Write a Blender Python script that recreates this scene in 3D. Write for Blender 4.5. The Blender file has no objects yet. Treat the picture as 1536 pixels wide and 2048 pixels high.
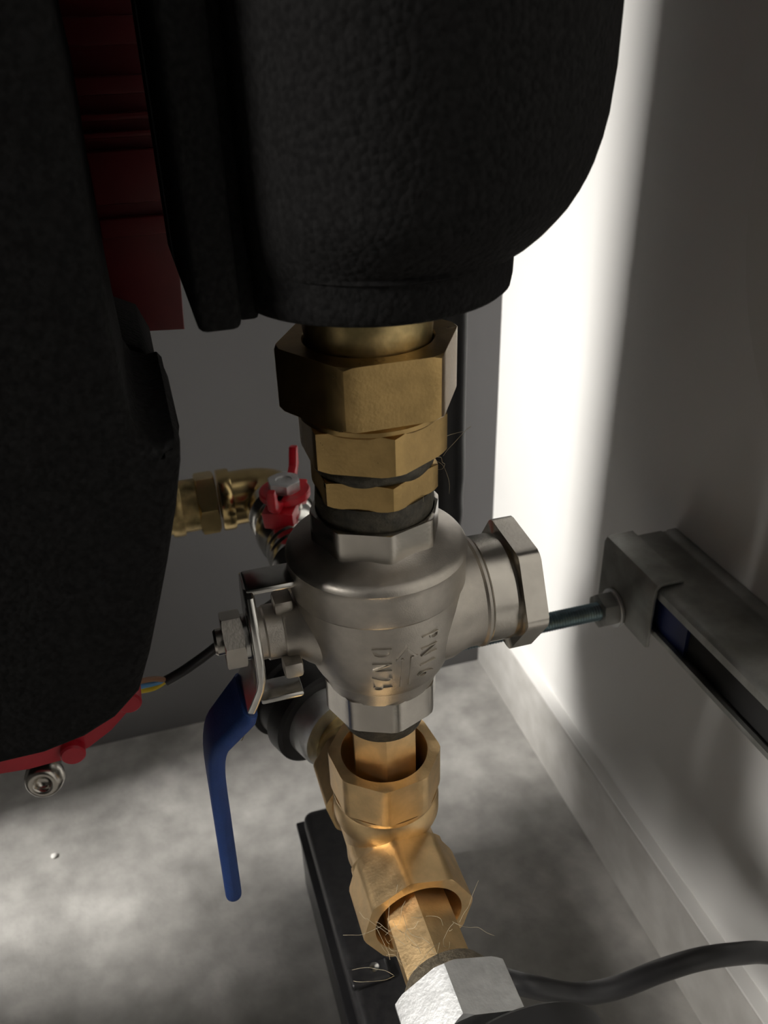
import bpy, bmesh, math, random
from mathutils import Vector, Matrix
random.seed(4)
S = bpy.context.scene
C = S.collection
pi = math.pi
# ------------------------------------------------------------------ camera
CAMZ = 0.52
yaw, pitch, roll = math.radians(15.9), math.radians(30.3), math.radians(-1.85)
FPX = 1700.0
fwd = Vector((math.sin(yaw)*math.cos(pitch), math.cos(yaw)*math.cos(pitch), -math.sin(pitch)))
rgt = Vector((math.cos(yaw), -math.sin(yaw), 0))
upv = rgt.cross(fwd)
r2 = math.cos(roll)*rgt + math.sin(roll)*upv
u2 = -math.sin(roll)*rgt + math.cos(roll)*upv
cam_d = bpy.data.cameras.new('camera')
cam = bpy.data.objects.new('camera', cam_d); C.objects.link(cam)
M3 = Matrix((r2, u2, -fwd)).transposed()
cam.matrix_world = Matrix.Translation((0, 0, CAMZ)) @ M3.to_4x4()
cam_d.sensor_fit = 'VERTICAL'; cam_d.sensor_height = 36.0; cam_d.sensor_width = 27.0
cam_d.lens = FPX/2048*36.0
cam_d.clip_start = 0.01; cam_d.clip_end = 50
cam_d.dof.use_dof = True; cam_d.dof.focus_distance = 0.285; cam_d.dof.aperture_fstop = 21
S.camera = cam
# ------------------------------------------------------------------ world, light, exposure
w = bpy.data.worlds.new('world'); S.world = w; w.use_nodes = True
bg = w.node_tree.nodes['Background']; bg.inputs[0].default_value = (1.0, 0.93, 0.84, 1); bg.inputs[1].default_value = 0.007
WIN = (-1.30, 0.68, 1.15)      # the window in the left wall
ad = bpy.data.lights.new('window_daylight', 'AREA'); ad.shape = 'RECTANGLE'; ad.size = 0.44; ad.size_y = 0.60
ad.energy = 180; ad.color = (1.0, 0.97, 0.92)
al = bpy.data.objects.new('window_daylight', ad); C.objects.link(al)
al.location = (WIN[0]+0.03, WIN[1], WIN[2]); al.rotation_euler = (0, -pi/2, 0)
bd = bpy.data.lights.new('added_side_light', 'AREA'); bd.shape = 'RECTANGLE'; bd.size = 0.30; bd.size_y = 0.36  # added light for the hex nut and lower right wall
bd.energy = 22; bd.color = (1.0, 0.96, 0.90)
ADDED_WIN = (-1.30, 0.10, 0.95)  # unseen opening, added to carry the side light
bl = bpy.data.objects.new('added_side_light', bd); C.objects.link(bl)
bl.location = (ADDED_WIN[0]+0.03, ADDED_WIN[1], ADDED_WIN[2]); bl.rotation_euler = (0, -pi/2, 0)
S.view_settings.view_transform = 'Standard'; S.view_settings.look = 'None'
S.view_settings.exposure = 0.0; S.view_settings.gamma = 1.0; S.view_settings.use_curve_mapping = False

# ------------------------------------------------------------------ where a photographed point stands, for a given depth
def ray(x, y): return (x-768)/FPX*r2 - (y-1024)/FPX*u2 + fwd
def atY(x, y, Y):
    d = ray(x, y); d = d*(Y/d.y); return Vector((d.x, d.y, d.z+CAMZ))
def atX(x, y, X):
    d = ray(x, y); d = d*(X/d.x); return Vector((d.x, d.y, d.z+CAMZ))
def atZ(x, y, Z):
    d = ray(x, y); d = d*((Z-CAMZ)/d.z); return Vector((d.x, d.y, d.z+CAMZ))

# ------------------------------------------------------------------ materials
def mat(name, col, rough=.5, metal=0.0, var=0.0, vscale=40, bump=0.0, bscale=400, col2=None, rvar=0.0, spec=.5, detail=4):
    m = bpy.data.materials.new(name); m.use_nodes = True
    nt = m.node_tree; b = nt.nodes['Principled BSDF']
    b.inputs['Base Color'].default_value = (*col, 1); b.inputs['Roughness'].default_value = rough
    b.inputs['Metallic'].default_value = metal; b.inputs['Specular IOR Level'].default_value = spec
    tc = nt.nodes.new('ShaderNodeTexCoord')
    if var or col2:
        n = nt.nodes.new('ShaderNodeTexNoise'); n.inputs['Scale'].default_value = vscale; n.inputs['Detail'].default_value = detail
        nt.links.new(tc.outputs['Object'], n.inputs['Vector'])
        r = nt.nodes.new('ShaderNodeValToRGB')
        r.color_ramp.elements[0].position = .36; r.color_ramp.elements[1].position = .66
        a = col2 if col2 else tuple(c*(1-var) for c in col)
        r.color_ramp.elements[0].color = (*a, 1); r.color_ramp.elements[1].color = (*[min(1, c*(1+var)) for c in col], 1)
        nt.links.new(n.outputs['Fac'], r.inputs['Fac']); nt.links.new(r.outputs['Color'], b.inputs['Base Color'])
        if rvar:
            mr = nt.nodes.new('ShaderNodeMapRange'); mr.inputs['To Min'].default_value = rough-rvar; mr.inputs['To Max'].default_value = rough+rvar
            nt.links.new(n.outputs['Fac'], mr.inputs['Value']); nt.links.new(mr.outputs['Result'], b.inputs['Roughness'])
    if bump:
        n2 = nt.nodes.new('ShaderNodeTexNoise'); n2.inputs['Scale'].default_value = bscale; n2.inputs['Detail'].default_value = 3
        nt.links.new(tc.outputs['Object'], n2.inputs['Vector'])
        bp = nt.nodes.new('ShaderNodeBump'); bp.inputs['Strength'].default_value = bump; bp.inputs['Distance'].default_value = .001
        nt.links.new(n2.outputs['Fac'], bp.inputs['Height']); nt.links.new(bp.outputs['Normal'], b.inputs['Normal'])
    return m
def foam_mat():
    m = mat('foam', (.0085, .0083, .0084), .9, var=.35, vscale=600, spec=.12)
    nt = m.node_tree; b = nt.nodes['Principled BSDF']; tc = nt.nodes['Texture Coordinate']
    v = nt.nodes.new('ShaderNodeTexVoronoi'); v.inputs['Scale'].default_value = 560
    nt.links.new(tc.outputs['Object'], v.inputs['Vector'])
    bp = nt.nodes.new('ShaderNodeBump'); bp.inputs['Strength'].default_value = .35; bp.inputs['Distance'].default_value = .0012; bp.invert = True
    nt.links.new(v.outputs['Distance'], bp.inputs['Height']); nt.links.new(bp.outputs['Normal'], b.inputs['Normal'])
    return m
def concrete():
    m = mat('concrete', (.50, .485, .46), .62, var=.0, col2=(.30, .29, .275), vscale=14, bump=.25, bscale=260, detail=6, rvar=.1)
    nt = m.node_tree; b = nt.nodes['Principled BSDF']; tc = nt.nodes['Texture Coordinate']
    n = nt.nodes.new('ShaderNodeTexNoise'); n.inputs['Scale'].default_value = 60; n.inputs['Detail'].default_value = 8
    nt.links.new(tc.outputs['Object'], n.inputs['Vector'])
    r = nt.nodes.new('ShaderNodeValToRGB'); r.color_ramp.elements[0].position = .3; r.color_ramp.elements[1].position = .7
    r.color_ramp.elements[0].color = (.72, .72, .72, 1); r.color_ramp.elements[1].color = (1, 1, 1, 1)
    nt.links.new(n.outputs['Fac'], r.inputs['Fac'])
    mx = nt.nodes.new('ShaderNodeMix'); mx.data_type = 'RGBA'; mx.blend_type = 'MULTIPLY'; mx.inputs[0].default_value = 1
    src = b.inputs['Base Color'].links[0].from_socket
    nt.links.new(src, mx.inputs[6]); nt.links.new(r.outputs['Color'], mx.inputs[7]); nt.links.new(mx.outputs[2], b.inputs['Base Color'])
    return m
M = dict(
 foam=foam_mat(),
 concrete=concrete(),
 plinth=mat('plinth', (.54, .525, .50), .55, col2=(.44, .425, .40), vscale=45, bump=.12),
 white_wall=mat('white_wall', (.80, .79, .77), .75, var=.015, vscale=12, bump=.06, bscale=500),
 grey_wall=mat('grey_wall', (.165, .163, .165), .8, var=.04, vscale=6, bump=.06, bscale=500),
 brass=mat('brass', (.44, .30, .125), .30, 1.0, var=.10, vscale=160, bump=.08, bscale=900, rvar=.07),
 brass_bright=mat('brass_bright', (.80, .57, .30), .42, 1.0, var=.08, vscale=160, bump=.08, bscale=900, rvar=.08),
 brass_gloss=mat('brass_gloss', (.80, .60, .28), .20, 1.0, var=.10, vscale=120),
 brass_old=mat('brass_old', (.66, .50, .24), .40, 1.0, col2=(.26, .21, .10), vscale=110, bump=.1),
 nickel=mat('nickel', (.50, .465, .415), .42, 1.0, var=.06, vscale=250, bump=.09, bscale=2200, rvar=.05),
 nickel_smooth=mat('nickel_smooth', (.54, .51, .46), .27, 1.0, var=.05, vscale=200, bump=.04, bscale=900),
 chrome=mat('chrome', (.66, .65, .62), .22, 1.0, var=.08, vscale=180),
 zinc=mat('zinc', (.84, .85, .85), .48, 1.0, var=.10, vscale=130, bump=.10, bscale=700),
 zinc_blue=mat('zinc_blue', (.30, .42, .46), .38, 1.0, var=.1, vscale=150),
 galv=mat('galv', (.42, .42, .40), .55, .85, col2=(.28, .28, .26), vscale=60, bump=.12, bscale=500),
 seal=mat('seal', (.075, .066, .045), .55, col2=(.030, .026, .018), vscale=300, bump=.3, bscale=900),
 blue=mat('blue', (.018, .06, .24), .55, var=.08, vscale=200, bump=.15, bscale=1500),
 red_dark=mat('red_dark', (.11, .006, .009), .5, var=.08, vscale=90),
 red=mat('red', (.50, .018, .035), .42, var=.06, vscale=120),
 red_bright=mat('red_bright', (.62, .015, .03), .35, var=.06, vscale=150),
 black=mat('black', (.022, .022, .024), .32, var=.15, vscale=90),
 black_dusty=mat('black_dusty', (.030, .029, .030), .36, col2=(.020, .020, .022), vscale=220, bump=.1, bscale=900, rvar=.1),
 rubber=mat('rubber', (.018, .018, .019), .5, var=.1, vscale=120),
 cable=mat('cable', (.028, .028, .030), .38, var=.1, vscale=120),
 white_enamel=mat('white_enamel', (.76, .75, .72), .4, var=.01, vscale=10),
 yellow=mat('yellow', (.75, .55, .03), .45, var=.05), green=mat('green', (.05, .30, .06), .45, var=.05),
 blue_wire=mat('blue_wire', (.15, .40, .75), .45, var=.05), brown=mat('brown', (.32, .17, .10), .45, var=.05),
 old_hemp=mat('old_hemp', (.20, .17, .12), .8, col2=(.10, .085, .06), vscale=500, bump=.6, bscale=1200),
 hemp=mat('hemp', (.62, .53, .36), .7, var=.15, vscale=300),
 glass=mat('glass', (.9, .93, .95), .05), frame=mat('frame', (.75, .75, .74), .4, var=.02),
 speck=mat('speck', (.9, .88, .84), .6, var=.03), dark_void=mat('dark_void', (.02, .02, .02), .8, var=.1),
 navy=mat('navy', (.012, .022, .10), .5, var=.1),
)
bsdf = M['glass'].node_tree.nodes['Principled BSDF']; bsdf.inputs['Transmission Weight'].default_value = 1.0

# ------------------------------------------------------------------ mesh helpers
def finish(bm, sharp=34):
    bmesh.ops.recalc_face_normals(bm, faces=bm.faces)
    lim = math.radians(sharp)
    for f in bm.faces: f.smooth = True
    for e in bm.edges:
        e.smooth = not (len(e.link_faces) != 2 or e.calc_face_angle(0) > lim)
def obj(name, bm, m, parent=None, mx=None, sharp=34):
    if mx is not None: bm.transform(mx)
    finish(bm, sharp)
    me = bpy.data.meshes.new(name); bm.to_mesh(me); bm.free()
    me.materials.append(M[m])
    o = bpy.data.objects.new(name, me); C.objects.link(o)
    if parent is not None:
        o.parent = parent; o.matrix_parent_inverse = parent.matrix_world.inverted()
    return o
def tag(o, label, cat, group=None):
    o['label'] = label; o['category'] = cat
    if group: o['group'] = group
    return o
def struct(o): o['kind'] = 'structure'; return o
def thing(name, label, cat, loc, group=None):
    o = bpy.data.objects.new(name, None); C.objects.link(o)
    o.location = loc; o.empty_display_size = .01
    o.matrix_world = Matrix.Translation(loc)
    return tag(o, label, cat, group)
def rings_bm(rings, closed=True, cap=True):
    bm = bmesh.new(); vs = [[bm.verts.new(p) for p in r] for r in rings]
    n = len(rings[0])
    for a, b in zip(vs, vs[1:]):
        for i in range(n if closed else n-1):
            j = (i+1) % n; bm.faces.new((a[i], a[j], b[j], b[i]))
    if cap:
        bm.faces.new(vs[0][::-1]); bm.faces.new(vs[-1])
    return bm
def lathe(prof, n=64, loop=False):
    """prof: (r, z); axis z"""
    rings = [[Vector((r*math.cos(2*pi*i/n), r*math.sin(2*pi*i/n), z)) for i in range(n)] for r, z in prof]
    if loop:
        rings.append(rings[0]); bm = rings_bm(rings, cap=False); bmesh.ops.remove_doubles(bm, verts=bm.verts, dist=1e-7); return bm
    return rings_bm(rings)
def nut(n, R, h, hole, rot=0.0, ch=None, trunc=.985, per=10, botch=True, topch=True, slope=.55, recess=0.0, hole2=None):
    """polygonal nut along z from 0 to h with turned chamfers; a corner lies at angle rot"""
    ap = R*math.cos(pi/n); ch = ch if ch else ap*1.0
    angs = []
    for k in range(n):
        for i in range(per): angs.append(rot + (k + i/per)*2*pi/n)
    def rp(a):
        d = ((a-rot) % (2*pi/n)) - pi/n
        return min(ap/math.cos(d), R*trunc)
    def P(r, a, z): return Vector((r*math.cos(a), r*math.sin(a), z))
    h2 = hole if hole2 is None else hole2
    rings = [[P(hole, a, recess) for a in angs], [P(hole, a, 0) for a in angs]]
    if recess == 0: rings = rings[1:]
    if botch:
        rings += [[P(min(ch, rp(a)), a, 0) for a in angs], [P(rp(a), a, max(0, rp(a)-ch)*slope + 1e-5) for a in angs]]
    else: rings += [[P(rp(a), a, 0) for a in angs]]
    if topch:
        rings += [[P(rp(a), a, h - max(0, rp(a)-ch)*slope - 1e-5) for a in angs], [P(min(ch, rp(a)), a, h) for a in angs]]
    else: rings += [[P(rp(a), a, h) for a in angs]]
    rings += [[P(h2+ (ch-h2)*.06, a, h) for a in angs], [P(h2, a, h-.0006) for a in angs]]
    rings.append(rings[0])
    bm = rings_bm(rings, cap=False); bmesh.ops.remove_doubles(bm, verts=bm.verts, dist=1e-7)
    return bm
def box(x0, x1, y0, y1, z0, z1, bev=0.0, seg=2):
    bm = bmesh.new(); bmesh.ops.create_cube(bm, size=1)
    bm.transform(Matrix.Translation(((x0+x1)/2, (y0+y1)/2, (z0+z1)/2)) @ Matrix.Diagonal((abs(x1-x0), abs(y1-y0), abs(z1-z0), 1)))
    if bev: bmesh.ops.bevel(bm, geom=bm.edges[:], offset=bev, segments=seg, affect='EDGES', profile=.5)
    return bm
def catmull(pts, k=8):
    pts = [Vector(p) for p in pts]; out = []
    P = [pts[0]*2-pts[1]] + pts + [pts[-1]*2-pts[-2]]
    for i in range(1, len(P)-2):
        a, b, c, d = P[i-1:i+3]
        for j in range(k):
            t = j/k
            out.append(.5*((2*b)+(-a+c)*t+(2*a-5*b+4*c-d)*t*t+(-a+3*b-3*c+d)*t**3))
    out.append(P[-2]); return out
def tube(pts, r, n=16, smooth=True, k=8):
    path = catmull(pts, k) if smooth else [Vector(p) for p in pts]
    rings = []; nrm = None
    for i, p in enumerate(path):
        t = (path[min(i+1, len(path)-1)] - path[max(i-1, 0)]).normalized()
        if nrm is None:
            nrm = t.cross(Vector((0, 0, 1)) if abs(t.z) < .9 else Vector((1, 0, 0))).normalized()
        nrm = (nrm - t*nrm.dot(t)).normalized(); bn = t.cross(nrm)
        rr = r(i/(len(path)-1)) if callable(r) else r
        rings.append([p + rr*(math.cos(2*pi*j/n)*nrm + math.sin(2*pi*j/n)*bn) for j in range(n)])
    return rings_bm(rings)
def merge(*bms):
    out = bmesh.new()
    for b in bms:
        me = bpy.data.meshes.new('tmp'); b.to_mesh(me); b.free(); out.from_mesh(me); bpy.data.meshes.remove(me)
    return out
def outline_solid(pts, y0, y1, bev=0.0, seg=3):
    """solid standing on an outline in the XZ plane, from depth y0 (near) to y1 (far), edges rounded"""
    bm = bmesh.new()
    f = bm.faces.new([bm.verts.new((p[0], y0, p[1])) for p in pts])
    r = bmesh.ops.extrude_face_region(bm, geom=[f])
    vs = [v for v in r['geom'] if isinstance(v, bmesh.types.BMVert)]
    bmesh.ops.translate(bm, verts=vs, vec=(0, y1-y0, 0))
    if bev:
        es = [e for e in bm.edges if abs(e.verts[0].co.y-e.verts[1].co.y) < 1e-9]
        bmesh.ops.bevel(bm, geom=es, offset=bev, segments=seg, affect='EDGES', profile=.5)
    bmesh.ops.triangulate(bm, faces=[f for f in bm.faces if len(f.verts) > 4])
    return bm
T = Matrix.Translation
def axis_x(x, y, z, flip=False):   # local z -> +X (or -X)
    return T((x, y, z)) @ Matrix.Rotation(-pi/2 if flip else pi/2, 4, 'Y')
def axis_y(x, y, z, away=True):    # local z -> +Y (or -Y)
    return T((x, y, z)) @ Matrix.Rotation(-pi/2 if away else pi/2, 4, 'X')

# ------------------------------------------------------------------ the setting
WX, WY = 0.2565, 0.566
floor = struct(obj('floor', box(-1.4, WX+.05, -2.2, 1.1, -.06, 0), 'concrete'))
struct(obj('ceiling', box(-1.4, WX+.1, -2.2, 1.1, 2.4, 2.5), 'grey_wall'))
wall_right = struct(obj('wall_right', box(WX, WX+.1, -2.2, WY+.1, 0, 2.4), 'white_wall'))
wall_back = struct(obj('wall_back', box(-.80, WX, WY, WY+.1, 0, 2.4), 'grey_wall'))
PX = 0.2468
baseboard = struct(obj('baseboard_right', box(PX, WX, -1.5, WY, 0, .0625, .0012), 'plinth'))
obj('sealing_joint', box(PX+.001, WX, -1.5, WY, .0625, .0640), 'white_wall', baseboard)
# left wall with the main window and an added side window
def window_wall():
    wins = [(ADDED_WIN, .20, .17), (WIN, .32, .25)]; x = WIN[0]; bms = []; y = -2.2  # the nearer opening is added for the side light
    for (wx, wy, wz), hy, hz in wins:
        bms += [box(x-.1, x, y, wy-hy, 0, 2.4), box(x-.1, x, wy-hy, wy+hy, 0, wz-hz), box(x-.1, x, wy-hy, wy+hy, wz+hz, 2.4)]; y = wy+hy
    bms.append(box(x-.1, x, y, 1.1, 0, 2.4))
    struct(obj('wall_left', merge(*bms), 'grey_wall'))
    for i, ((wx, wy, wz), hy, hz) in enumerate(wins):
        y0, y1, z0, z1 = wy-hy, wy+hy, wz-hz, wz+hz
        win = struct(obj('window_%d' % (i+1), merge(box(wx-.07, wx-.03, y0, y0+.02, z0, z1), box(wx-.07, wx-.03, y1-.02, y1, z0, z1), box(wx-.07, wx-.03, y0+.02, y1-.02, z0, z0+.02), box(wx-.07, wx-.03, y0+.02, y1-.02, z1-.02, z1)), 'frame'))
        obj('window_pane', box(wx-.054, wx-.048, y0+.02, y1-.02, z0+.02, z1-.02), 'glass', win)
window_wall()
struct(obj('added_shade_walls', merge(box(-1.30, -.36, .33, .41, 0, 2.4), box(-.50, -.36, .41, WY, .84, 2.4), box(-.62, -.34, .14, .33, 0, .30), box(-.80, -.36, .50, WY, 0, .42)), 'grey_wall'))  # unseen partition, lintel and low blocks, added to shape the window light

# ------------------------------------------------------------------ the pipe run: axis and bearing towards the viewer
AX, AY = 0.0611, 0.225
BASE = math.atan2(-AY, -AX)
def phi(deg): return BASE + math.radians(deg)
A0 = lambda z: T((AX, AY, z))

# ---- insulation shell of the pump group above the valve
sh = thing('pump_insulation_shell', 'black foam insulation shell above the brass union, rounded on its right side', 'insulation', (AX, AY, .453))
prof = [(.4548, .0290), (.4552, .0350), (.4560, .0380), (.4572, .0394), (.4600, .0399), (.4661, .0401), (.4668, .0418), (.4677, .0441), (.4710, .0480), (.4746, .0513), (.4775, .0537), (.4809, .0559), (.4840, .0580), (.4874, .0598), (.4925, .0617), (.4980, .0630), (.5082, .0640), (.5400, .0642), (.85, .0642)]
def sect(z, ar, al, b, n=72, e=2.5):
    r = []
    for i in range(n):
        t = 2*pi*i/n; c, s = math.cos(t), math.sin(t)
        a = ar if c > 0 else al
        r.append(Vector((AX + a*math.copysign(abs(c)**(2/e), c), AY + b*math.copysign(abs(s)**(2/e), s), z)))
    return r
rings = []
for z, a in prof:
    if a < .043: rings.append(sect(z, a, .034, a*.97, e=2.0))
    else: rings.append(sect(z, a, .034, min(.05, a*.9), e=2.1))
obj('front_shell', rings_bm(rings), 'foam', sh, sharp=40)
# straight edge strip of the rear half
q = [atY(384, 632, .222), atY(473, 637, .222)]
obj('rear_shell', box(q[0].x, q[1].x-.0005, .205, .30, q[0].z, .85, .0022, 3), 'foam', sh)
obj('shell_lip', box(q[1].x-.0004, q[1].x+.005, .214, .29, q[1].z+.0015, .85, .0012), 'foam', sh)

# ---- nearer insulation shell on the left
ol = [(20, -900), (84, -90), (100, 0), (128, 120), (150, 240), (180, 430), (220, 640), (243, 752), (262, 838), (282, 866), (318, 876), (348, 868), (360, 880), (361, 920), (352, 1010), (335, 1120), (318, 1210), (300, 1300), (280, 1372), (232, 1425), (170, 1464), (90, 1496), (0, 1517), (-120, 1525), (-300, 1500), (-420, 1420), (-430, 900), (-420, -900)]
pts = [atY(x, y, .20) for x, y in ol]
for p in pts[-3:]: p.x = -.335  # out-of-view part of the shell widened to block the side light
pts[-4].x = -.31; pts[-1].z = pts[0].z = 1.2
ls = thing('pump_insulation_shell', 'large black foam pump shell with rounded bottom, nearest on the left', 'insulation', (-.05, .22, .335))
obj('front_shell', outline_solid([(p.x, p.z) for p in pts], .196, .268, .004, 3), 'foam', ls, sharp=40)
o2 = [(150, 560), (232, 672), (285, 690), (316, 742), (318, 786), (306, 797), (322, 818), (350, 832), (358, 850), (354, 905), (250, 930), (100, 900), (60, 560)]
pts = [atY(x, y, .275) for x, y in o2]
obj('rear_shell', outline_solid([(p.x, p.z) for p in pts], .272, .325, .002, 2), 'foam', ls, sharp=40)

obj('unseen_shade_block', box(-.345, -.022, .2765, .445, .29, 1.30, .008, 3), 'foam', ls)  # unseen rear block, placed and sized to shade the right wall
# ---- red pump head under that shell
rh = thing('circulation_pump', 'red pump flange with lugs showing under the left black shell', 'pump', (-.07, .28, .27))
RY = .262
oo = [(-160, 1545), (-80, 1556), (0, 1551), (60, 1541), (130, 1522), (180, 1497), (225, 1462), (262, 1420), (276, 1392)]
oi = [(276, 1340), (230, 1370), (150, 1405), (60, 1440), (-60, 1455), (-160, 1445)]
pts = [atY(x, y, RY) for x, y in oo+oi]
obj('flange', outline_solid([(p.x, p.z) for p in pts], RY, RY+.012, .0015, 2), 'red', rh)
for x, y in ((258, 1402), (146, 1505)):
    p = atY(x, y, RY-.002)
    obj('lug', lathe([(.001, 0), (.0040, 0), (.0047, .0008), (.0047, .017), (.001, .017)], 24), 'red_dark' if x < 0 else 'red', rh, axis_y(p.x, RY-.004, p.z))
p = atY(86, 1566, .285)
dv = (Vector((0, 0, CAMZ)) - p).normalized() + Vector((-.25, 0, -.55))
obj('vent_plug', lathe([(.0004, -.0016), (.0020, -.0014), (.0030, -.0004), (.0034, .0008), (.0046, .0015), (.0060, .0012), (.0072, 0), (.0080, -.0022), (.0082, -.0050), (.0074, -.0078), (.0058, -.0095), (.0050, -.011), (.0050, -.020), (.0004, -.020)], 40), 'nickel_smooth', rh, T(p) @ dv.to_track_quat('Z', 'Y').to_matrix().to_4x4(), sharp=70)

# ---- red ribbed plastic bracket between the shells
rb = thing('pump_bracket', 'dark red ribbed plastic bracket hanging between the two black shells', 'bracket', (.004, .36, .41))
e0, e1 = atY(226, 668, .35), atY(370, 660, .35)
s0, s1 = atY(227, 628, .35), atY(187, 440, .35)
obj('plate', outline_solid([(e0.x, e0.z), (e1.x, e1.z), (e1.x+.004, e1.z+.06), (.0275, .80), (-.0120, .80), (s1.x, s1.z), (s0.x, s0.z)], .35, .372, .0012, 2), 'red_dark', rb)
for y0, y1 in ((150, 188), (225, 240), (262, 275), (300, 408), (436, 475), (30, 90)):
    a, b = atY(250, y0, .346), atY(250, y1, .346)
    obj('rib', box(-.0085, .0205, .3455, .352, b.z, a.z, .001), 'red_dark', rb)
obj('rear_web', box(-.006, .012, .37, .42, .43, .80, .001), 'red_dark', rb)

# ---- brass union under the shell
un = thing('pipe_union', 'large brass hex union nut directly under the black shell', 'pipe fitting', (AX, AY, .426))
obj('pipe_neck', lathe([(.013, .41), (.0176, .41), (.0180, .44), (.0186, .447), (.0186, .475), (.013, .475)], 64, True), 'brass_old', un, T((AX, AY, 0)))
obj('union_nut', nut(6, .0275, .0185, .0205, phi(-14.6), ch=.0262, per=12, slope=.9, hole2=.0186), 'brass', un, A0(.4235))
obj('collar', lathe([(.014, .419), (.0206, .419), (.0215, .4199), (.0215, .4212), (.0207, .4222), (.0207, .4262), (.014, .4262)], 64, True), 'brass', un, T((AX, AY, 0)))

# ---- brass reducer with its two hexagons
rd = thing('pipe_reducer', 'brass double hex reducer with dark thread sealant between union and nickel valve', 'pipe fitting', (AX, AY, .385))
obj('large_hex', nut(6, .0232, .0128, .014, phi(16), ch=.0216, per=12, slope=.6), 'brass', rd, A0(.4072))
obj('thread_seal', lathe([(.012, .402), (.0178, .402), (.0188, .4035), (.0190, .4055), (.0180, .4074), (.012, .4074)], 64, True), 'seal', rd, T((AX, AY, 0)))
obj('small_hex', nut(6, .0205, .0085, .012, phi(16), ch=.0193, per=12, slope=.6), 'brass', rd, A0(.3945))
obj('thread_seal', lathe([(.012, .379), (.0172, .379), (.0183, .3862), (.0188, .3905), (.0184, .3946), (.012, .3946)], 64, True), 'seal', rd, T((AX, AY, 0)))

# ---- nickel filter ball valve
CZ = .3455
va = thing('ball_valve', 'matte nickel filter ball valve marked DN25 PN16 with blue lever', 'valve', (AX, AY, .306))
bp = [(.0135, .379), (.0185, .379), (.0200, .3776), (.0240, .3757), (.0272, .3745), (.0286, .3737), (.0293, .3727), (.0296, .3716), (.0292, .3707), (.0293, .3690), (.0291, .3600), (.0288, .3593), (.0283, .3588), (.0283, .3540), (.0280, .3490), (.0275, .3440), (.0267, .3390), (.0254, .3340), (.0238, .3295), (.0229, .3275), (.0224, .3268), (.0212, .3264), (.0207, .3250), (.0200, .3215), (.0194, .3195), (.0135, .3195)]
body = obj('valve_body', lathe(bp, 96, True), 'nickel', va, T((AX, AY, 0)))
def bodyR(z):
    for (r0, z0), (r1, z1) in zip(bp[8:], bp[9:]):
        if z1 <= z <= z0: return r1 + (r0-r1)*(z-z1)/(z0-z1+1e-9)
    return .028
obj('hex_end', nut(8, .0212, .0120, .0188, phi(12), ch=.0204, per=8, slope=.5, botch=False, recess=.0015), 'nickel_smooth', va, A0(.3752))
obj('hex_end', nut(8, .0206, .0128, .0150, phi(14), ch=.0199, per=8, slope=.5, topch=False), 'nickel_smooth', va, A0(.3072))
# filter branch to the right, with its screwed cap
obj('filter_branch', lathe([(.010, .012), (.0225, .012), (.0212, .0215), (.0196, .0255), (.0190, .0285), (.0190, .0322), (.0197, .0330), (.0197, .0340), (.0186, .0344), (.010, .0344)], 72, True), 'nickel', va, axis_x(AX, AY, CZ))
capo = obj('filter_cap', lathe([(.004, .0346), (.0186, .0346), (.0189, .0350), (.0189, .0432), (.0180, .0438), (.0180, .0446), (.004, .0446)], 72, True), 'nickel_smooth', va, axis_x(AX, AY, CZ))
obj('cap_hex', nut(6, .0240, .0078, .006, math.radians(34), ch=.0232, trunc=.975, per=12, slope=.5), 'nickel_smooth', capo, axis_x(AX+.0446, AY, CZ) )
# stem side
obj('stem_boss', lathe([(.006, .016), (.0165, .016), (.0150, .0225), (.0125, .0265), (.0105, .0290), (.0100, .0330), (.0095, .0336), (.006, .0336)], 56, True), 'nickel', va, axis_x(AX, AY, CZ, True))
obj('stem_housing', lathe([(.004, .0336), (.0092, .0336), (.0092, .0390), (.0086, .0396), (.0086, .0414), (.004, .0414)], 40, True), 'nickel', va, axis_x(AX, AY, CZ, True))
obj('stop_lug', box(.0255, .0318, AY-.0135, AY-.0065, CZ-.0105, CZ-.0045, .0012), 'nickel', va)
obj('stop_lug', box(.0255, .0318, AY-.004, AY+.004, CZ+.008, CZ+.0135, .0012), 'nickel', va)
obj('stem', lathe([(.001, .035), (.0044, .035), (.0044, .0550), (.0038, .0558), (.001, .0558)], 28), 'nickel_smooth', va, axis_x(AX, AY, CZ, True))
obj('stem_nut', nut(6, .0098, .0066, .0043, math.radians(12), ch=.0090, per=8), 'nickel_smooth', va, axis_x(.0082, AY, CZ))
obj('washer', lathe([(.0044, 0), (.0076, 0), (.0076, .0014), (.0044, .0014)], 40, True), 'chrome', va, axis_x(.0148, AY, CZ))
# lever: bent chrome plate with stop tabs, blue grip
def sweep(path, n=10, rc=.0011):
    """path of (x, y, z, width, thickness); width lies along Y, section a rounded rectangle"""
    rings = []
    for i, (x, y, z, wd, th) in enumerate(path):
        a = path[max(i-1, 0)]; b = path[min(i+1, len(path)-1)]
        t = Vector((b[0]-a[0], 0, b[2]-a[2])).normalized(); nrm = Vector((t.z, 0, -t.x))
        r = min(rc, th*.49); ring = []
        for cx, cy, s in ((1, 1, 0), (-1, 1, 1), (-1, -1, 2), (1, -1, 3)):
            for k in range(5):
                an = (s + k/4)*pi/2
                u = cx*(wd/2-r) + r*math.cos(an); v = cy*(th/2-r) + r*math.sin(an)
                ring.append(Vector((x, y, z)) + Vector((0, u, 0)) + nrm*v)
        rings.append(ring)
    return rings_bm(rings)
LX = .0180
L2 = atY(421, 1480, AY); L3 = atY(463, 1762, AY)
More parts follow.
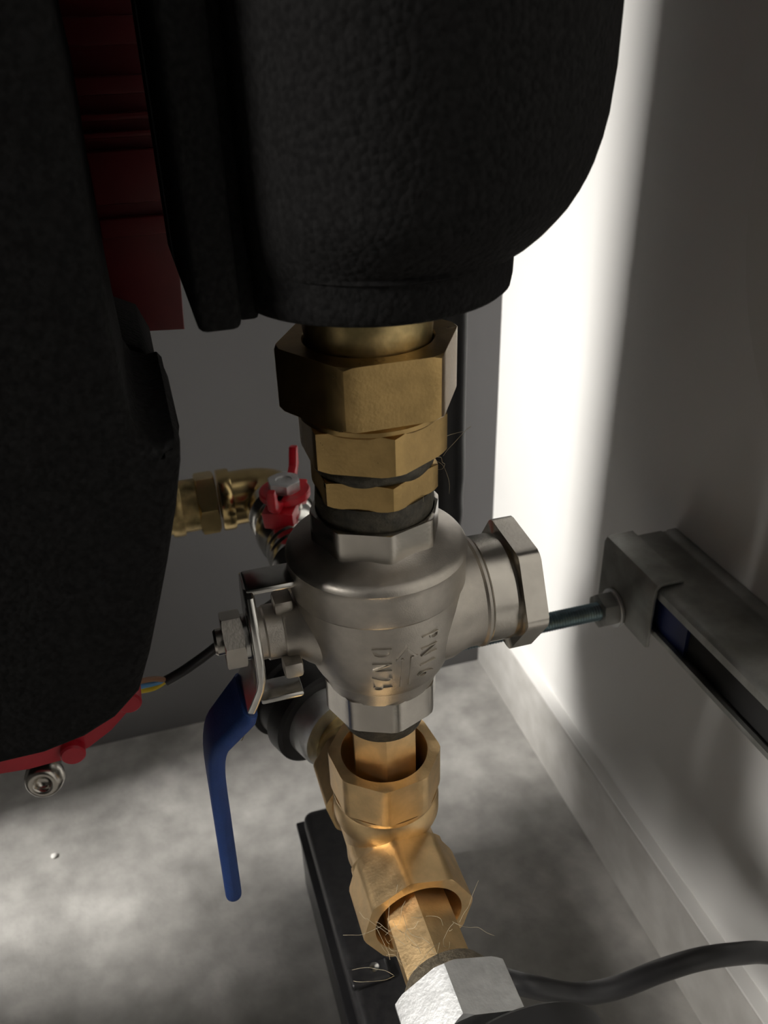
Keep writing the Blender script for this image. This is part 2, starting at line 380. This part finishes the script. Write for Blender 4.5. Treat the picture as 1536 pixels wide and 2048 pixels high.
lv = obj('lever', None or sweep([(LX, AY, CZ+.0215, .010, .003), (LX, AY, CZ+.020, .016, .003), (LX, AY, CZ+.012, .024, .003), (LX, AY, CZ, .026, .003), (LX, AY, CZ-.010, .0245, .003), (LX-.0008, AY, CZ-.0145, .0235, .003), (LX-.0035, AY, CZ-.021, .0225, .003), (LX-.0075, AY, CZ-.0300, .0200, .003), (LX-.0100, AY, CZ-.0360, .018, .003)], rc=.0012), 'chrome', va)
obj('stop_tab', box(LX-.001, LX+.0150, AY-.006, AY+.006, CZ+.0195, CZ+.0220, .0009), 'chrome', lv)
obj('stop_tab', box(LX-.001, LX+.0135, AY-.0105, AY-.0005, CZ-.0215, CZ-.0190, .0009), 'chrome', lv)
g0 = Vector((LX-.0050, 0, CZ-.0245))
gp = [(g0.x, AY, g0.z, .0235, .0052), (g0.x-.0012, AY, g0.z-.0026, .0245, .0060)]
A = Vector((g0.x-.0012, 0, g0.z-.0026)); B = Vector((L2.x, 0, L2.z)); Cc = Vector((L3.x, 0, L3.z))
for i in range(1, 25):
    t = i/24; sa = .40
    # straight slope, rounded bend, straight hang
    p = A.lerp(B, min(1, t/sa)) if t < sa*.72 else None
    if p is None and t > sa*1.35: p = B.lerp(Cc, (t-sa)/(1-sa))
    if p is None:
        u = (t-sa*.72)/(sa*.63); a0 = A.lerp(B, .72); c0 = B.lerp(Cc, (sa*.35)/(1-sa))
        p = (1-u)**2*a0 + 2*u*(1-u)*B + u*u*c0
    wd = .0245 + (.0175-.0245)*min(1, t/.6)
    gp.append((p.x, AY, p.z, wd, .0062))
e = gp[-1]; d = (Cc-B).normalized()
gp += [(e[0]+d.x*.002, AY, e[2]+d.z*.002, .0158, .0058), (e[0]+d.x*.0034, AY, e[2]+d.z*.0034, .0120, .0046), (e[0]+d.x*.0042, AY, e[2]+d.z*.0042, .0060, .0026)]
obj('lever_grip', sweep(gp, rc=.0030), 'blue', lv, sharp=50)
# raised lettering cast into the body
def lettering(txt, size, zc, ph, ex=.0006):
    cu = bpy.data.curves.new('lettering', 'FONT'); cu.body = txt; cu.size = size; cu.extrude = ex; cu.offset = -.00022
    cu.align_x = 'CENTER'; cu.align_y = 'CENTER'; cu.space_character = 1.7; cu.resolution_u = 3
    to = bpy.data.objects.new('lettering', cu); C.objects.link(to)
    dg = bpy.context.evaluated_depsgraph_get(); dg.update()
    me = bpy.data.meshes.new_from_object(to.evaluated_get(dg))
    bpy.data.objects.remove(to); bpy.data.curves.remove(cu)
    bm = bmesh.new(); bm.from_mesh(me); bpy.data.meshes.remove(me)
    for v in bm.verts: v.co.x *= .60
    wrap(bm, zc, ph); return bm
def wrap(bm, zc, ph):
    for v in bm.verts:
        u, vv, ww = v.co; z = zc-u; r = bodyR(z)
        a = phi(ph) + vv/r
        v.co = (AX + (r+ww)*math.cos(a), AY + (r+ww)*math.sin(a), z)
obj('lettering', lettering('DN25', .0096, .3415, 0), 'nickel', va)
obj('lettering', lettering('PN16', .0096, .3440, 33), 'nickel', va)
def flat(pts, h):
    bm = bmesh.new(); f = bm.faces.new([bm.verts.new((x, y, -h)) for x, y in pts])
    r = bmesh.ops.extrude_face_region(bm, geom=[f]); bmesh.ops.translate(bm, verts=[v for v in r['geom'] if isinstance(v, bmesh.types.BMVert)], vec=(0, 0, 2*h)); return bm
def bar(x0, x1, y0, y1):
    bm = bmesh.new(); bmesh.ops.create_cube(bm, size=1)
    bm.transform(T(((x0+x1)/2, (y0+y1)/2, 0)) @ Matrix.Diagonal((x1-x0, y1-y0, .0010, 1))); return bm
ar = merge(bar(-.0042, .0090, .0011, .0018), bar(-.0042, .0090, -.0018, -.0011), flat([(-.0090, 0), (-.0042, .0036), (-.0042, .0028), (-.0076, 0)], .0005), flat([(-.0090, 0), (-.0076, 0), (-.0042, -.0028), (-.0042, -.0036)], .0005), bar(-.0048, -.0040, .0013, .0036), bar(-.0048, -.0040, -.0036, -.0013))
wrap(ar, .3415, 17.5); obj('arrow_mark', ar, 'nickel', va)

# ---- brass tee below the valve
TZ = .232
te = thing('pipe_tee', 'bright brass tee with three union nuts below the nickel valve', 'pipe fitting', (AX, AY, .215))
def tee_body():
    up = lathe([(.010, .222), (.0168, .222), (.0172, .238), (.0180, .2440), (.0200, .2480), (.0207, .2500), (.0207, .2570), (.0198, .2588), (.0204, .2600), (.0204, .2615), (.010, .2615)], 64, True); up.transform(T((AX, AY, 0)))
    al = lathe([(.010, -.018), (.0186, -.018), (.0186, -.0155), (.0172, -.0140), (.0172, .0140), (.0186, .0155), (.0186, .018), (.010, .018)], 64, True); al.transform(axis_y(AX, AY, TZ))
    return merge(up, al)
obj('tee_body', tee_body(), 'brass_bright', te)
obj('flange_rim', nut(8, .0200, .0035, .014, phi(0), ch=.0195, per=6), 'brass_bright', te, axis_y(AX, AY-.0150, TZ, False))
obj('union_nut', nut(8, .0217, .0180, .0128, phi(0), ch=.0212, per=8, recess=0, hole2=.0162, slope=.5), 'brass_bright', te, A0(.2618))
obj('insert_hex', nut(6, .0132, .030, .008, phi(4), ch=.0128, per=8), 'brass_bright', te, A0(.268))
obj('thread_seal', lathe([(.009, .2980), (.0146, .2980), (.0156, .3010), (.0160, .3071), (.009, .3071)], 48, True), 'seal', te, T((AX, AY, 0)))
obj('union_nut', nut(8, .0217, .0215, .0128, math.radians(8), ch=.0210, per=8, hole2=.0165, slope=.5), 'brass_bright', te, axis_y(AX, AY-.0185, TZ, False))
obj('union_nut', nut(8, .0217, .0240, .0128, math.radians(8), ch=.0210, per=8, hole2=.0165, slope=.5), 'brass_bright', te, axis_y(AX, AY+.0185, TZ))
# ---- hose connector towards the viewer
hc = thing('hose_connector', 'galvanised hex nut on brass nipple with black collar at lower front', 'pipe fitting', (AX, AY-.065, .21))
obj('nipple_hex', nut(6, .0136, .046, .008, math.radians(35), ch=.0132, per=8), 'brass_bright', hc, axis_y(AX, AY-.030, TZ, False))
obj('hex_nut', nut(6, .0222, .0185, .010, math.radians(40), ch=.0205, per=12, slope=.7), 'zinc', hc, axis_y(AX+.001, AY-.0725, TZ+.004, False))
obj('thread_seal', lathe([(.009, 0), (.0138, 0), (.0165, .004), (.0185, .0082), (.009, .0082)], 48, True), 'old_hemp', hc, axis_y(AX+.001, AY-.0645, TZ+.003, False))
obj('hose_collar', lathe([(.006, 0), (.0290, 0), (.0310, .0015), (.0315, .004), (.0315, .020), (.030, .022), (.006, .022)], 64, True), 'rubber', hc, axis_y(AX+.013, AY-.0945, TZ-.002, False))
# hemp fibres caught on the nipple
def fibre(seed, c, spread, n):
    rnd = random.Random(seed); bms = []
    for i in range(n):
        p = Vector(c) + Vector([rnd.uniform(-1, 1)*s for s in spread]); pts = [p]
        d = Vector([rnd.uniform(-1, 1) for _ in range(3)]).normalized()
        for k in range(5):
            d = (d + .55*Vector([rnd.uniform(-1, 1) for _ in range(3)])).normalized(); p = p + d*.0032; pts.append(p.copy())
        bms.append(tube(pts, .00006, 4, k=4))
    return merge(*bms)
hf = obj('hemp_fibres', merge(fibre(3, (AX, AY-.060, TZ+.0155), (.011, .006, .0015), 18), fibre(5, (AX-.014, AY-.050, TZ+.004), (.003, .010, .008), 14)), 'hemp')
tag(hf, 'loose hemp sealing fibres on the lower brass nipple', 'hemp fibres'); hf['kind'] = 'stuff'
hf2 = obj('hemp_fibres', fibre(8, (AX+.0185, AY-.004, .404), (.003, .004, .004), 7), 'hemp')
tag(hf2, 'thin hemp hairs beside the small brass hexagon above valve', 'hemp fibres'); hf2['kind'] = 'stuff'

# ---- coupling behind the tee
bc = thing('hose_coupling', 'black hose coupling with grey ferrule behind the brass tee', 'pipe fitting', (AX-.01, AY+.09, .21))
obj('ferrule', lathe([(.006, 0), (.0125, 0), (.0140, .002), (.0140, .008), (.0125, .010), (.0125, .018), (.006, .018)], 48, True), 'brass_old', bc, axis_y(AX-.004, AY+.0425, TZ))
mm = T((AX-.007, AY+.058, TZ+.003)) @ Matrix.Rotation(math.radians(24), 4, 'Z') @ Matrix.Rotation(-pi/2, 4, 'X')
obj('sleeve', lathe([(.006, 0), (.0165, 0), (.0175, .0015), (.0175, .012), (.006, .012)], 48, True), 'zinc', bc, mm)
obj('black_collar', lathe([(.006, .012), (.0215, .012), (.0230, .0135), (.0230, .022), (.0215, .0235), (.0200, .024), (.0200, .034), (.0225, .035), (.0225, .044), (.006, .044)], 56, True), 'rubber', bc, mm.copy())
h0 = mm @ Vector((0, 0, .044))
hp = atY(884, 900, .395)
obj('hose', tube([h0, h0+Vector((.004, .012, .001)), h0+Vector((.020, .026, .006)), (hp.x-.012, .385, .262), (hp.x-.001, .393, .290), (hp.x, .395, .33), (hp.x, .395, .45), (hp.x, .395, .70), (hp.x, .395, 1.1)], .0125, 20), 'rubber', bc)

# ---- brass elbow and red shut-off valve in the background
EY = .43
ec = atY(535, 985, EY); el0 = atY(362, 1012, EY)
eb = thing('pipe_elbow', 'blurred brass pipe elbow coming from behind the left black shell', 'pipe fitting', (ec.x, EY, ec.z-.018))
zl = ec.z
def along_x(x): return axis_x(x, EY, zl)
obj('elbow_bend', tube([(ec.x-.022, EY, zl), (ec.x-.010, EY, zl), (ec.x-.001, EY-.003, zl), (ec.x+.003, EY-.010, zl), (ec.x+.003, EY-.022, zl)], .0155, 32), 'brass_gloss', eb)
obj('bead', lathe([(.010, 0), (.0172, 0), (.0176, .001), (.0176, .006), (.0172, .007), (.010, .007)], 48, True), 'brass_gloss', eb, along_x(ec.x-.0275))
obj('socket_hex', nut(6, .0185, .011, .010, .3, per=8), 'brass_gloss', eb, along_x(ec.x-.040))
obj('pipe', lathe([(.010, 0), (.0148, 0), (.0148, .075), (.010, .075)], 48, True), 'brass_old', eb, along_x(ec.x-.115))
obj('bead', lathe([(.010, 0), (.0160, 0), (.0165, .001), (.0165, .006), (.0160, .007), (.010, .007)], 48, True), 'brass_old', eb, along_x(ec.x-.0555))
rv = thing('shutoff_valve', 'small chrome shut-off valve with red butterfly handle in the background', 'valve', (ec.x, EY-.04, ec.z-.02))
vx, vz = ec.x+.003, zl
ym = lambda y: axis_y(vx, y, vz, False)
obj('valve_body', lathe([(.008, .0), (.0175, 0), (.0182, .001), (.0182, .009), (.0165, .010), (.0150, .013), (.0165, .020), (.0175, .027), (.0165, .034), (.0140, .039), (.0150, .041), (.0150, .045), (.0138, .046), (.0150, .048), (.0150, .052), (.0138, .053), (.0150, .055), (.0150, .060), (.0135, .062), (.0125, .078), (.008, .078)], 56, True), 'chrome', rv, ym(EY-.020))
sy = EY-.047
obj('bonnet', lathe([(.003, 0), (.0085, 0), (.0085, .004), (.0062, .0055), (.0062, .010), (.003, .010)], 32, True), 'nickel_smooth', rv, T((vx, sy, vz+.014)))
hd = obj('butterfly_handle', lathe([(.002, 0), (.0125, 0), (.0132, .0008), (.0132, .0034), (.0125, .0042), (.002, .0042)], 40, True), 'red_bright', rv, T((vx, sy, vz+.022)))
for sgn, ang in ((1, 1.15), (-1, 1.15)):
    m4 = T((vx, sy, vz+.022)) @ Matrix.Rotation(ang, 4, 'Z')
    wb = outline_solid([(.006*sgn, 0), (.020*sgn, .001), (.026*sgn, .006), (.027*sgn, .016), (.0235*sgn, .0165), (.020*sgn, .0075), (.014*sgn, .0042), (.006*sgn, .0042)], -.0022, .0022, .0008, 2)
    obj('wing', wb, 'red_bright', hd, m4)
    sk = outline_solid([(.004*sgn, 0), (.019*sgn, 0), (.0165*sgn, -.010), (.010*sgn, -.012), (.004*sgn, -.008)], -.008, .008, .001, 2)
    obj('skirt', sk, 'red_bright', hd, m4.copy())
obj('top_nut', nut(6, .0088, .0055, .0040, .5, ch=.0080, per=8), 'zinc', rv, T((vx, sy, vz+.0262)))
obj('spindle', lathe([(.0005, 0), (.0039, 0), (.0039, .007), (.0005, .007)], 24), 'zinc', rv, T((vx, sy, vz+.0240)))

# ---- black box on the floor
bx = thing('junction_box', 'long glossy black plastic box on the concrete floor under the tee', 'box', (.072, .31, 0))
BX0, BX1, BY0, BY1 = .0435, .104, .17, .385
obj('box_base', box(BX0, BX1, BY0, BY1, 0, .058, .006, 4), 'black', bx)
obj('rim', box(BX0-.0012, BX1+.0012, BY0-.0012, BY1+.0012, .0575, .0605, .0012, 2), 'black', bx)
obj('lid', box(BX0+.0030, BX1-.002, BY0+.003, BY1-.004, .0605, .0765, .0060, 4), 'black_dusty', bx)
p = atZ(735, 1945, .080)
obj('lid_catch', box(p.x-.010, p.x+.012, p.y-.006, p.y+.006, .0755, .0805, .002, 3), 'black_dusty', bx)
obj('catch_screw', lathe([(.0005, 0), (.0026, 0), (.0026, .0012), (.0005, .0018)], 20), 'chrome', bx, T((p.x+.004, p.y+.001, .0803)))

# ---- strut rail on the right wall with bracket and threaded rod
RX = .2170; RZ0, RZ1 = .2489, .2785; RY1 = .333
rl = thing('strut_rail', 'galvanised slotted strut rail running along the white right wall', 'rail', (.237, .05, RZ0))
def c_profile():
    x0, x1, z0, z1, t, lip = RX, WX-.0005, RZ0, RZ1, .0022, .0045
    return [(x0+.0018, z1-.0004), (x0+.004, z1), (x1-.009, z1), (x1-.008, z1-.0008), (x1-.006, z1-.0008), (x1-.005, z1), (x1, z1), (x1, z0), (x0+.003, z0), (x0+.0008, z0+.0006), (x0, z0+.002), (x0, z0+lip), (x0+t, z0+lip), (x0+t, z0+t), (x1-t, z0+t), (x1-t, z1-t), (x0+t, z1-t), (x0+t, z1-lip*1.4), (x0, z1-lip*1.4), (x0, z1-.002)]
obj('channel', outline_solid(c_profile(), -.25, RY1-.004, 0), 'galv', rl, sharp=40)
obj('end_cap_insert', box(RX+.0030, RX+.02, .262, RY1-.006, RZ0+.0027, RZ1-.0027), 'navy', rl)
obj('slot_shade_fill', box(RX+.0050, RX+.012, -.25, .262, RZ0+.0027, RZ1-.0027), 'dark_void', rl)  # dark fill that stands in for the shade inside the open slot
bk = thing('saddle_bracket', 'bent zinc saddle bracket clipped over the end of the rail', 'bracket', (RX, .308, RZ0-.004))
by0, by1 = .283, .331
prof2 = [(RX-.0026, RZ0-.006), (RX-.0006, RZ0-.006), (RX-.0006, RZ1-.001), (RX+.0012, RZ1+.0006), (RX+.0135, RZ1+.0006), (RX+.0135, RZ1+.0026), (RX+.0010, RZ1+.0026), (RX-.0012, RZ1+.0018), (RX-.0026, RZ1-.0006)]
obj('saddle', outline_solid(prof2, by0, by1, .0006, 2), 'galv', bk)
RODY, RODZ = .3135, .52-.8722*.3135
rod = thing('threaded_rod', 'bluish zinc threaded rod reaching from bracket to behind the valve', 'threaded rod', (RX, RODY, RODZ))
ln = .118; npit = int(ln/.0015); pr = [(.001, 0)]
for i in range(npit): pr += [(.0043, i*.0015+.0001), (.0050, i*.0015+.00075)]
pr += [(.0043, ln), (.001, ln)]
obj('thread', lathe(pr, 22), 'zinc_blue', rod, axis_x(RX-.002, RODY, RODZ, True), sharp=80)
obj('washer', lathe([(.0052, 0), (.0103, 0), (.0105, .0003), (.0105, .0017), (.0102, .002), (.0052, .002)], 40, True), 'zinc', rod, axis_x(RX-.0028, RODY, RODZ, True))
obj('hex_nut', nut(6, .0096, .0080, .0049, .25, ch=.0088, per=8), 'galv', rod, axis_x(RX-.0048, RODY, RODZ, True))

# ---- cables
cp = [(935, 1925, .205), (1000, 1955, .190), (1060, 1972, .182), (1150, 1988, .178), (1230, 1976, .176), (1320, 1942, .174), (1400, 1918, .172), (1480, 1907, .170), (1536, 1906, .168), (1640, 1925, .160), (1760, 1990, .150)]
cb = obj('black_cable', tube([atY(*c) for c in cp], .0046, 20), 'cable')
tag(cb, 'thick black cable curving to the right in front of the plinth', 'cable')
pc = thing('power_cable', 'thin black cable with stripped coloured wires entering the red pump', 'cable', atY(335, 1362, .30))
obj('cable_sheath', tube([atY(332, 1362, .30), atY(365, 1343, .30), (atY(405, 1315, .302)), atY(445, 1284, .306), atY(500, 1240, .315), atY(570, 1190, .335)], .0023, 14), 'cable', pc)
for col, a, m_, b in (('yellow', (334, 1360), (305, 1377), (262, 1384)), ('blue_wire', (332, 1361), (300, 1369), (262, 1378)), ('brown', (333, 1360), (306, 1358), (262, 1366))):
    obj('wire', tube([atY(*a, .30), atY(*m_, .296), atY(*b, .286)], .0012, 10), col, pc)

# ---- white round vessel at the right edge
ve = thing('flat_vessel', 'white enamelled round vessel hugging the right wall at picture edge', 'vessel', (WX, .148, .322))
obj('vessel_shell', lathe([(.001, 0), (.120, 0), (.140, .001), (.1455, .003), (.1465, .006), (.1455, .009), (.138, .0200), (.120, .0212), (.001, .0215)], 96), 'white_enamel', ve, axis_x(WX, .156, .468, True))
obj('rim_seam', lathe([(.1440, .0052), (.1474, .0052), (.1474, .0066), (.1440, .0066)], 96, True), 'white_enamel', ve, axis_x(WX, .156, .468, True))

# ---- white crumb on the floor
p = atZ(108, 1711, .001)
b = bmesh.new(); bmesh.ops.create_icosphere(b, subdivisions=2, radius=.0022)
for v in b.verts: v.co *= 1 + random.uniform(-.2, .2); v.co.z *= .5
tag(obj('plaster_crumb', b, 'speck', None, T(p)), 'tiny white plaster crumb lying on the concrete floor', 'crumb')
